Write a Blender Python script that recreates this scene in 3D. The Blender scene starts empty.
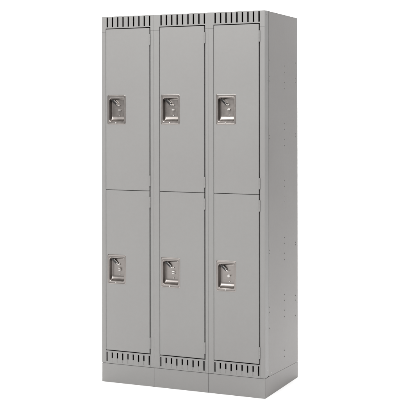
import bpy, bmesh, math, random
from mathutils import Matrix, Vector
random.seed(4)
S = 0.0254                       # everything below is laid out in inches
W, H, D = 36.0, 75.47, 19.73     # the bank: width, height, depth
BASE = 3.9
C = bpy.context.scene.collection

# ------------------------------------------------------------------ materials
def nodes(name):
    m = bpy.data.materials.new(name); m.use_nodes = True
    nt = m.node_tree
    return m, nt, nt.nodes['Principled BSDF']

def N(nt, t, **kw):
    n = nt.nodes.new(t)
    for k, v in kw.items():
        if k.startswith('in_'):
            n.inputs[k[3:].replace('_', ' ')].default_value = v
        else:
            setattr(n, k, v)
    return n

def paint(name, base, warm, rough=0.42):
    m, nt, p = nodes(name)
    tc = N(nt, 'ShaderNodeTexCoord')
    big = N(nt, 'ShaderNodeTexNoise', in_Scale=2.3, in_Detail=3.0, in_Roughness=0.55)
    fine = N(nt, 'ShaderNodeTexNoise', in_Scale=900.0, in_Detail=2.0)
    wav = N(nt, 'ShaderNodeTexNoise', in_Scale=3.1, in_Detail=1.0)
    mot = N(nt, 'ShaderNodeTexNoise', in_Scale=60.0, in_Detail=4.0)
    for n in (big, fine, wav, mot):
        nt.links.new(tc.outputs['Object'], n.inputs['Vector'])
    mix = N(nt, 'ShaderNodeMix', data_type='RGBA')
    mix.inputs['A'].default_value = (*base, 1); mix.inputs['B'].default_value = (*warm, 1)
    cr = N(nt, 'ShaderNodeMapRange'); cr.inputs['From Min'].default_value = 0.35; cr.inputs['From Max'].default_value = 0.65
    nt.links.new(big.outputs['Fac'], cr.inputs['Value']); nt.links.new(cr.outputs['Result'], mix.inputs['Factor'])
    hs = N(nt, 'ShaderNodeHueSaturation')
    mr = N(nt, 'ShaderNodeMapRange'); mr.inputs['From Min'].default_value = 0.3; mr.inputs['From Max'].default_value = 0.7
    mr.inputs['To Min'].default_value = 0.99; mr.inputs['To Max'].default_value = 1.01
    nt.links.new(mot.outputs['Fac'], mr.inputs['Value']); nt.links.new(mr.outputs['Result'], hs.inputs['Value'])
    nt.links.new(mix.outputs['Result'], hs.inputs['Color']); nt.links.new(hs.outputs['Color'], p.inputs['Base Color'])
    rr = N(nt, 'ShaderNodeMapRange'); rr.inputs['To Min'].default_value = rough - 0.06; rr.inputs['To Max'].default_value = rough + 0.08
    nt.links.new(mot.outputs['Fac'], rr.inputs['Value']); nt.links.new(rr.outputs['Result'], p.inputs['Roughness'])
    b1 = N(nt, 'ShaderNodeBump', in_Strength=0.10, in_Distance=0.0004)
    b2 = N(nt, 'ShaderNodeBump', in_Strength=0.35, in_Distance=0.006)
    nt.links.new(fine.outputs['Fac'], b1.inputs['Height']); nt.links.new(wav.outputs['Fac'], b2.inputs['Height'])
    nt.links.new(b2.outputs['Normal'], b1.inputs['Normal']); nt.links.new(b1.outputs['Normal'], p.inputs['Normal'])
    p.inputs['Specular IOR Level'].default_value = 0.28
    return m

def steel(name, col, rough, brush=True):
    m, nt, p = nodes(name)
    p.inputs['Metallic'].default_value = 1.0
    tc = N(nt, 'ShaderNodeTexCoord'); mp = N(nt, 'ShaderNodeMapping')
    mp.inputs['Scale'].default_value = (40, 40, 900)
    n1 = N(nt, 'ShaderNodeTexNoise', in_Scale=1.0, in_Detail=3.0)
    n2 = N(nt, 'ShaderNodeTexNoise', in_Scale=45.0, in_Detail=3.0)
    nt.links.new(tc.outputs['Object'], mp.inputs['Vector']); nt.links.new(mp.outputs['Vector'], n1.inputs['Vector'])
    nt.links.new(tc.outputs['Object'], n2.inputs['Vector'])
    r = N(nt, 'ShaderNodeMapRange'); r.inputs['To Min'].default_value = rough - 0.1; r.inputs['To Max'].default_value = rough + 0.15
    nt.links.new(n2.outputs['Fac'], r.inputs['Value']); nt.links.new(r.outputs['Result'], p.inputs['Roughness'])
    mix = N(nt, 'ShaderNodeMix', data_type='RGBA')
    mix.inputs['A'].default_value = (*[c * 0.82 for c in col], 1); mix.inputs['B'].default_value = (*[min(1, c * 1.15) for c in col], 1)
    nt.links.new(n1.outputs['Fac'], mix.inputs['Factor']); nt.links.new(mix.outputs['Result'], p.inputs['Base Color'])
    b = N(nt, 'ShaderNodeBump', in_Strength=0.12, in_Distance=0.0003)
    nt.links.new(n1.outputs['Fac'], b.inputs['Height']); nt.links.new(b.outputs['Normal'], p.inputs['Normal'])
    return m

GREY = paint('grey_enamel', (0.234, 0.231, 0.226), (0.228, 0.223, 0.219))
SIDE = paint('grey_enamel_shaded', (0.224, 0.215, 0.210), (0.216, 0.206, 0.201), 0.46)  # same enamel as GREY; the side's shade and warm cast are in the colour
STEEL = steel('brushed_steel', (0.30, 0.276, 0.262), 0.31)
BRIGHT = steel('polished_steel', (0.62, 0.60, 0.58), 0.30)
m, nt, p = nodes('black_plastic'); DARK = m
ns = N(nt, 'ShaderNodeTexNoise', in_Scale=200.0); rp = N(nt, 'ShaderNodeMapRange')
rp.inputs['To Min'].default_value = 0.2; rp.inputs['To Max'].default_value = 0.45
nt.links.new(ns.outputs['Fac'], rp.inputs['Value']); nt.links.new(rp.outputs['Result'], p.inputs['Roughness'])
p.inputs['Base Color'].default_value = (0.012, 0.011, 0.011, 1)
m, nt, p = nodes('white_studio_paper'); PAPER = m
ns = N(nt, 'ShaderNodeTexNoise', in_Scale=30.0, in_Detail=4.0); rp = N(nt, 'ShaderNodeMapRange')
rp.inputs['To Min'].default_value = 0.90; rp.inputs['To Max'].default_value = 0.93
nt.links.new(ns.outputs['Fac'], rp.inputs['Value']); nt.links.new(rp.outputs['Result'], p.inputs['Base Color'])
p.inputs['Roughness'].default_value = 0.9

# ------------------------------------------------------------------ mesh helpers (inches)
def box(bm, x0, x1, y0, y1, z0, z1):
    vs = [bm.verts.new((x * S, y * S, z * S)) for x in (x0, x1) for y in (y0, y1) for z in (z0, z1)]
    for f in ((0, 1, 3, 2), (4, 6, 7, 5), (0, 4, 5, 1), (2, 3, 7, 6), (0, 2, 6, 4), (1, 5, 7, 3)):
        bm.faces.new([vs[i] for i in f])

def cyl(bm, p0, p1, r, n=14, r2=None, dome=False):
    p0 = Vector(p0) * S; p1 = Vector(p1) * S; r *= S; r2 = r if r2 is None else r2 * S
    ax = (p1 - p0).normalized()
    u = ax.orthogonal().normalized(); v = ax.cross(u)
    rings = [(p0, r), (p1, r2)]
    if dome:
        rings = [(p0, r), (p0 + (p1 - p0) * .45, r * .96), (p0 + (p1 - p0) * .8, r * .75), (p1, r * .35)]
    L = [[bm.verts.new(c + (u * math.cos(a) + v * math.sin(a)) * q) for a in [2 * math.pi * k / n for k in range(n)]] for c, q in rings]
    for A, B in zip(L, L[1:]):
        for k in range(n):
            bm.faces.new((A[k], A[(k + 1) % n], B[(k + 1) % n], B[k]))
    bm.faces.new(L[0][::-1]); bm.faces.new(L[-1])

def obj(name, bm, mat, parent=None, bevel=0.0, smooth=False, loc=None, seg=2):
    bmesh.ops.recalc_face_normals(bm, faces=bm.faces)
    me = bpy.data.meshes.new(name); bm.to_mesh(me); bm.free()
    me.materials.append(mat)
    o = bpy.data.objects.new(name, me); C.objects.link(o)
    if parent: o.parent = parent
    if loc: o.location = Vector(loc) * S
    if bevel:
        b = o.modifiers.new('bevel', 'BEVEL'); b.width = bevel * S; b.segments = seg
        b.limit_method = 'ANGLE'; b.angle_limit = math.radians(50); b.harden_normals = False
    if smooth:
        for f in me.polygons: f.use_smooth = True
    return o

def cut(o, cutter_bm):
    """punch real openings through a sheet; the punch itself is deleted again"""
    bmesh.ops.recalc_face_normals(cutter_bm, faces=cutter_bm.faces)
    me = bpy.data.meshes.new('punch'); cutter_bm.to_mesh(me); cutter_bm.free()
    c = bpy.data.objects.new('punch', me); C.objects.link(c)
    saved = [(m.name, m.width, m.segments) for m in o.modifiers if m.type == 'BEVEL']
    o.modifiers.clear()
    c.matrix_world = o.matrix_basis.copy()
    b = o.modifiers.new('b', 'BOOLEAN'); b.object = c; b.operation = 'DIFFERENCE'; b.solver = 'EXACT'
    # evaluate with no parent so both share the same space
    par = o.parent; o.parent = None
    bpy.context.view_layer.update()
    dg = bpy.context.evaluated_depsgraph_get()
    new = bpy.data.meshes.new_from_object(o.evaluated_get(dg))
    o.modifiers.clear(); mat = o.data.materials[0]; o.data = new
    if not new.materials: new.materials.append(mat)
    new.name = o.name
    o.parent = par
    bpy.data.objects.remove(c); bpy.data.meshes.remove(me)
    for n, w, s in saved:
        q = o.modifiers.new('bevel', 'BEVEL'); q.width = w; q.segments = s; q.limit_method = 'ANGLE'; q.angle_limit = math.radians(50)
    return o

def rrect(u0, u1, w0, w1, r, y, n=6):
    pts = []
    for cx, cz, a0 in ((u1 - r, w1 - r, 0), (u0 + r, w1 - r, 90), (u0 + r, w0 + r, 180), (u1 - r, w0 + r, 270)):
        for k in range(n + 1):
            a = math.radians(a0 + 90 * k / n)
            pts.append((cx + r * math.cos(a), y, cz + r * math.sin(a)))
    return pts

def loft(bm, loops, cap=True):
    V = [[bm.verts.new(Vector(p) * S) for p in L] for L in loops]
    n = len(V[0])
    for A, B in zip(V, V[1:]):
        for k in range(n):
            bm.faces.new((A[k], A[(k + 1) % n], B[(k + 1) % n], B[k]))
    if cap: bm.faces.new(V[-1])

# ------------------------------------------------------------------ studio paper
bm = bmesh.new()
X0, X1, YF, YB = -6.5, 2.7, -8.0, 3.2
a = [bm.verts.new(v) for v in ((X0, YF, 0), (X1, YF, 0), (X1, YB, 0), (X0, YB, 0))]; bm.faces.new(a)
fl = obj('floor', bm, PAPER); fl['kind'] = 'structure'; fl['label'] = 'seamless white studio floor under the lockers'
bm = bmesh.new(); R = 1.2; prof = [(YB + R * math.sin(t), R - R * math.cos(t)) for t in [math.radians(90 * k / 24) for k in range(25)]] + [(YB + R, 4.6)]
rows = [[bm.verts.new((x, y, z)) for x in (X0, X1)] for y, z in prof]
for A, B in zip(rows, rows[1:]): bm.faces.new((A[0], A[1], B[1], B[0]))
bd = obj('backdrop', bm, PAPER, smooth=True); bd['kind'] = 'structure'; bd['label'] = 'white studio backdrop curving up behind the lockers'

# ------------------------------------------------------------------ the bank of lockers
root = bpy.data.objects.new('metal_locker_bank', None); C.objects.link(root)
root['label'] = 'bank of six grey metal lockers, two tiers by three columns, on a grey base'
root['category'] = 'locker'

# outer shell ---------------------------------------------------------------
holes = {2.5: (65.9, 62.7, 61.8, 51.1, 50.55, 28.55, 27.95, 17.4, 16.4, 13.3),
         11.4: (65.1, 63.8, 61.75, 60.5, 53.4, 52.2, 50.15, 48.9, 41.8, 40.6, 30.2, 29.0, 27.0, 25.7, 18.6, 17.4, 15.4, 14.1, 7.25, 6.0),
         18.25: (66.0, 62.8, 61.9, 51.2, 50.6, 28.5, 28.0, 17.4, 16.4, 13.2)}
def side_panel(x0, x1):
    b = bmesh.new()
    v = [b.verts.new((x * S, y * S, z * S)) for x in (x0, x1) for y, z in ((2.27, BASE - .05), (2.27, H - .001), (D, H - .001), (D, BASE - .62))]
    for f in ((0, 1, 2, 3), (4, 7, 6, 5), (0, 4, 5, 1), (1, 5, 6, 2), (2, 6, 7, 3), (3, 7, 4, 0)): b.faces.new([v[i] for i in f])
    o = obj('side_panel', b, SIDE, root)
    k = bmesh.new()
    for y, zs in holes.items():
        for z in zs: cyl(k, (x0 - .3, y, z), (x1 + .3, y, z), 0.135, 12)
    return cut(o, k)
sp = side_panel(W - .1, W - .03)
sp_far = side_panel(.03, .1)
for par, a, c_ in ((sp, W - .17, W - .105), (sp_far, .105, .17)):
    b = bmesh.new(); box(b, a, c_, 1.7, 2.6, BASE + .03, H - .03); obj('seam_strip', b, GREY, par)
# rivets along the bottom of the side and the front corner
for y, z, r in ((3.55, 4.32, .1), (11.4, 38.6, .07), (11.4, 37.5, .07)):
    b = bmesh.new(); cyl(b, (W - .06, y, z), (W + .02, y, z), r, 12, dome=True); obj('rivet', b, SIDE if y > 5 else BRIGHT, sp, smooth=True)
b = bmesh.new(); box(b, .12, W - .11, D - .08, D - .01, BASE - .6, H - .002); obj('back_panel', b, GREY, root)
b = bmesh.new(); box(b, .0, W, .09, D, H, H + .04); obj('top_panel', b, GREY, root, bevel=.02)
b = bmesh.new(); box(b, .12, W - .12, .8, D - .1, BASE + .02, BASE + .1); obj('bottom_panel', b, GREY, root)
for x in (12, 24):
    b = bmesh.new(); box(b, x - .04, x + .04, .8, D - .12, BASE + .12, H - .05); obj('partition', b, GREY, root)
for c in range(3):
    b = bmesh.new(); box(b, 12 * c + .2, 12 * c + 11.8, .9, D - .2, 39.62, 39.72); obj('shelf', b, GREY, root)

# base ------------------------------------------------------------------------
for c in range(3):
    b = bmesh.new(); box(b, 12 * c + .018, 12 * c + 11.982, .02, .1, 0, BASE - .07)
    box(b, 12 * c + .035, 12 * c + 11.965, .1, 1.1, BASE - .15, BASE - .08)
    obj('base_front', b, GREY, root, bevel=.04)
def base_side(x0, x1):
    b = bmesh.new()
    v = [b.verts.new((x * S, y * S, z * S)) for x in (x0, x1) for y, z in ((.12, 0), (.12, BASE - .07), (2.1, BASE - .08), (D, BASE - .66), (D, 0))]
    b.faces.new(v[:5]); b.faces.new(v[5:][::-1])
    for i in range(5): b.faces.new((v[i], v[(i + 1) % 5], v[5 + (i + 1) % 5], v[5 + i]))
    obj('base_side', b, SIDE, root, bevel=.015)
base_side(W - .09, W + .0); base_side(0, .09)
b = bmesh.new(); box(b, .1, W - .1, D - .09, D - .02, 0, BASE - .7); obj('base_back', b, GREY, root)

# door opening in each column: gap centres left / right, as measured from the column's left side
GAPS = ((0.97, 11.12), (1.32, 11.27), (1.22, 10.88))
DT, DB = 72.86, 6.68
MID = (39.72, 39.68, 39.64)

def frame(c):
    x0 = 12.0 * c; gl, gr = GAPS[c]
    e = .01
    b = bmesh.new()
    jl0, jl1 = x0 + e, x0 + gl - .06
    jr0, jr1 = x0 + gr + .10, x0 + 12 - e
    zt = 72.29
    # left jamb with its return and stop, right jamb with the same
    box(b, jl0, jl1, 0, .07, BASE, zt); box(b, jl1 - .07, jl1, .07, .72, BASE, zt); box(b, jl1, jl1 + .45, .65, .72, BASE + .1, zt)
    box(b, jl0, jl0 + .07, .07, 1.66, BASE, zt)
    box(b, jr0, jr1, 0, .07, BASE, zt); box(b, jr0, jr0 + .07, .07, .72, BASE, zt); box(b, jr0 - .5, jr0, .65, .72, BASE + .1, zt)
    box(b, jr1 - .07, jr1, .07, 1.66, BASE, zt)
    f = obj('frame', b, GREY, root, bevel=.045)
    # header: one piece across the top with nine slots
    h = bmesh.new()
    prof = [(jl0, zt + .03), (jl1, zt + .03), (jl1, 73.04), (jr0, 73.04), (jr0, zt + .03), (jr1, zt + .03), (jr1, H - .0), (jl0, H - .0)]
    A = [h.verts.new((x * S, 0, z * S)) for x, z in prof]; B = [h.verts.new((x * S, .07 * S, z * S)) for x, z in prof]
    h.faces.new(A); h.faces.new(B[::-1])
    for i in range(8): h.faces.new((A[i], A[(i + 1) % 8], B[(i + 1) % 8], B[i]))
    hd = obj('header_panel', h, GREY, f, bevel=.014)
    k = bmesh.new()
    for i in range(9):
        x = x0 + gl + .32 + i * (gr - gl - .32) / 8.05
        w = .16
        box(k, x - w, x + w, -.3, .4, 73.28, 75.34)
    cut(hd, k)
    t = bmesh.new(); box(t, jl0, jr1, .09, .75, H - .07, H - .003)
    box(t, jl0, jl0 + .06, .08, 1.66, zt + .05, H - .08); box(t, jr1 - .06, jr1, .08, 1.66, zt + .05, H - .08)
    obj('header_flange', t, GREY, f)
    # sill: nine slots, the inner seven shorter, each with a shallow pressed groove below
    s = bmesh.new(); box(s, jl1 + .01, jr0 - .01, .0, .07, BASE + .0, 6.50)
    sl = obj('sill_panel', s, GREY, f, bevel=.014)
    k = bmesh.new(); g = bmesh.new()
    for i in range(9):
        x = x0 + gl + .2 + i * (gr - gl - .42) / 8
        if i in (0, 8): box(k, x - .15, x + .15, -.3, .4, 4.3, 6.22)
        else:
            lo = 4.75 if i in (3, 6) else 5.02
            box(k, x - .15, x + .15, -.3, .4, lo, 6.16)
            box(g, x - .10, x + .10, -.3, .045, 4.2, lo - .06)
    cut(sl, k); cut(sl, g)
    # side flange of the outer corner
    return f
frames = [frame(c) for c in range(3)]
for x0, x1 in ((W - .03, W + .04), (-.04, .03)):
    b = bmesh.new(); box(b, x0, x1, .03, 1.98, BASE + .22, H - .01)
    fl_ = obj('corner_flange', b, GREY, frames[2 if x0 > 1 else 0], bevel=.02)
    if x0 > 1:
        k = bmesh.new()
        for y, z in ((.65, 74.7), (1.5, 61.95)): cyl(k, (x0 - .2, y, z), (x1 + .2, y, z), .09, 12)
        cut(fl_, k)
        b = bmesh.new(); cyl(b, (W + .03, 1.35, 5.3), (W + .09, 1.35, 5.3), .1, 12, dome=True); obj('rivet', b, BRIGHT, frames[2], smooth=True)

# latch -------------------------------------------------------------------
PW, PH = 4.25, 6.1
def latch_parts(door, c, tier, lx, lz):
    """cup, lever, hasp and rivets of one recessed handle; lx, lz is the plate's lower left corner"""
    L = Vector((lx, -.07, lz))
    b = bmesh.new()
    loops = [rrect(0, PW, 0, PH, .32, .06), rrect(0, PW, 0, PH, .32, -.0), rrect(.035, PW - .035, .035, PH - .035, .3, -.025),
             rrect(.16, PW - .16, .16, PH - .16, .28, -.035), rrect(.22, PW - .22, .22, PH - .22, .26, -.015),
             rrect(.30, PW - .30, .48, PH - .55, .42, -.02), rrect(.36, PW - .36, .55, PH - .62, .42, -.04), rrect(.43, PW - .43, .62, PH - .70, .42, .0),
             ]
    for q in range(9):                       # the pan's floor curves up into its back
        t = math.radians(90 * q / 8); e = 1 - math.cos(t)
        loops.append(rrect(.47 + .12 * e, PW - .47 - .12 * e, .68 + .92 * e, PH - .75 - .26 * e, .38 - .12 * e, .10 + .88 * math.sin(t)))
    loops.append(rrect(.70, PW - .70, 1.72, PH - 1.1, .2, .985))
    loft(b, loops)
    # outside of the cup closes behind so it is a real pan
    bmesh.ops.recalc_face_normals(b, faces=b.faces)
    cup = obj('latch_cup', b, STEEL, door, smooth=True, loc=L)
    md = cup.modifiers.new('thick', 'SOLIDIFY'); md.thickness = .04 * S; md.offset = -1
    # lift lever: runs down and to the right from the cup's top left corner
    b = bmesh.new()
    def bar(p0, p1, w, t, yy0, yy1):
        d = Vector((p1[0] - p0[0], 0, p1[1] - p0[1])).normalized(); n = Vector((-d.z, 0, d.x)) * w / 2
        pts = []
        for (q, yy) in ((p0, yy0), (p1, yy1)):
            for sg in (1, -1):
                for dy in (0, t):
                    pts.append(b.verts.new((Vector((q[0], yy + dy, q[1])) + n * sg) * S))
        for f in ((0, 1, 3, 2), (4, 6, 7, 5), (0, 4, 5, 1), (2, 3, 7, 6), (0, 2, 6, 4), (1, 5, 7, 3)): b.faces.new([pts[i] for i in f])
    bar((.78, 5.14), (1.85, 4.1), .44, .26, .40, .60)
    lv = obj('latch_lever', b, DARK, door, bevel=.05, loc=L)
    b = bmesh.new(); bar((1.25, 5.02), (1.98, 4.31), .08, .22, .42, .57); bar((1.72, 4.22), (2.2, 3.9), .14, .2, .56, .74)
    obj('lever_trim', b, BRIGHT, door, bevel=.02, loc=L)
    def rv(u, w, r, dep=.94, out=.16):
        b = bmesh.new(); cyl(b, (u, dep, w), (u, dep - out, w), r * 1.15, 14, dome=True); return b
    obj('rivet', rv(2.42, 3.98, .13), BRIGHT, door, smooth=True, loc=L)
    obj('rivet', rv(2.45, 1.86, .12), BRIGHT, door, smooth=True, loc=L)
    b = bmesh.new()
    if tier == 0:
        box(b, 2.15, 2.75, .55, .96, 2.88, 3.08)
        if c == 2: cyl(b, (2.45, .96, 3.1), (2.45, .62, 3.1), .2, 16)
    elif c == 2:
        cyl(b, (2.4, 1.0, 3.0), (2.4, .55, 3.0), .27, 20)
    elif c == 1:
        box(b, 2.12, 2.72, .6, 1.0, 3.12, 3.28); box(b, 2.12, 2.72, .6, 1.0, 2.68, 2.84)
    else:
        box(b, 2.12, 2.66, .6, 1.0, 3.14, 3.30); box(b, 2.50, 2.66, .6, 1.0, 2.82, 3.12); box(b, 2.2, 2.66, .6, 1.0, 2.64, 2.80)
    obj('padlock_staple', b, BRIGHT, door, bevel=.03, loc=L)
    b = rv(1.95, .33 if tier else .36, .13, -.02, .10)
    obj('rivet', b, BRIGHT, door, smooth=True, loc=L)

def door(c, tier):
    x0 = 12.0 * c; gl, gr = GAPS[c]
    xl, xr = x0 + gl + .05, x0 + gr - .11
    z0, z1 = (MID[c] + .05, DT) if tier == 0 else (DB, MID[c] - .05)
    b = bmesh.new(); box(b, xl, xr, -.06, .55, z0, z1)
    o = obj('door', b, GREY, root, bevel=.06, seg=3)
    o['label'] = ('upper' if tier == 0 else 'lower') + ' door of the ' + ('left', 'middle', 'right')[c] + ' column, with recessed steel latch'
    lx = x0 + (1.36, 1.62, 1.74)[c]; lz = 53.2 if tier == 0 else 20.35
    k = bmesh.new()
    box(k, lx + .3, lx + PW - .3, -.5, 1.2, lz + .3, lz + PH - .3)
    cut(o, k)
    latch_parts(o, c, tier, lx, lz)
    for ht, hb in (((71.6, 69.4), (42.85, 40.7)) if tier == 0 else ((38.55, 36.35), (9.95, 7.7))):
        b = bmesh.new(); xx = x0 + gr + .03
        n = 3; step = (ht - hb) / n
        for i in range(n):
            cyl(b, (xx, -.07, hb + i * step + .006), (xx, -.07, hb + (i + 1) * step - .006), .15, 14)
        box(b, xx - .06, xx + .06, -.05, .5, hb + .05, ht - .05)
        obj('hinge', b, GREY, o, smooth=False, bevel=.015)
    return o
for c in range(3):
    for t in (0, 1): door(c, t)

# ------------------------------------------------------------------ camera
f, yaw, tx, tz, y0, ch, pi_, ro = 1106.622, .415961, -20.34027, 229.41283, 115.4845, 54.83725, .000956, -.000944
cs, sn = math.cos(yaw), math.sin(yaw)
right = Vector((cs, sn, 0)); fwd = Vector((-sn, cs, 0)); up = Vector((0, 0, 1))
fw2 = fwd * math.cos(pi_) + up * math.sin(pi_); up2 = up * math.cos(pi_) - fwd * math.sin(pi_)
r3 = right * math.cos(ro) + up2 * math.sin(ro); u3 = up2 * math.cos(ro) - right * math.sin(ro)
pos = (-(right * tx) - (fwd * tz)) * S; pos.z = ch * S
cd = bpy.data.cameras.new('camera'); cam = bpy.data.objects.new('camera', cd); C.objects.link(cam)
M = Matrix((( r3.x, u3.x, -fw2.x, pos.x), (r3.y, u3.y, -fw2.y, pos.y), (r3.z, u3.z, -fw2.z, pos.z), (0, 0, 0, 1)))
cam.matrix_world = M
cd.sensor_width = 36; cd.lens = f / 400 * 36; cd.shift_y = -(200 - y0) / 400; cd.clip_end = 100
sc = bpy.context.scene; sc.camera = cam

# ------------------------------------------------------------------ light: front softbox, and added fills that whiten the paper
w = bpy.data.worlds.new('World'); sc.world = w; w.use_nodes = True
bg = w.node_tree.nodes['Background']; bg.inputs[0].default_value = (1, .995, .985, 1); bg.inputs[1].default_value = WORLD = 0.41
def lamp(name, loc, target, size, power, col=(1, 1, 1), sy=None):
    l = bpy.data.lights.new(name, 'AREA'); l.size = size; l.energy = power; l.color = col
    if sy: l.shape = 'RECTANGLE'; l.size_y = sy
    o = bpy.data.objects.new(name, l); C.objects.link(o); o.location = loc
    o.rotation_euler = (Vector(target) - Vector(loc)).to_track_quat('-Z', 'Y').to_euler()
lamp('front_softbox', (-.3, -4.0, 3.9), (.45, 0, 1.5), 2.2, 215, (1, .995, .985))
lamp('added_overhead_fill', (1.4, 0.2, 4.9), (1.3, .15, 0), 4.2, 305)  # added lamp, burns the floor around the base out to white
lamp('added_backdrop_fill', (-1.2, 2.2, 4.4), (-1.6, 4.2, 1.2), 3.2, 300)  # added lamp behind the lockers, keeps the backdrop clipped to white

sc.view_settings.view_transform = 'Standard'; sc.view_settings.look = 'None'
sc.view_settings.exposure = 0; sc.view_settings.gamma = 1
sc.render.engine = 'CYCLES'; sc.cycles.max_bounces = 8
sc.render.resolution_x = 1024; sc.render.resolution_y = 1024
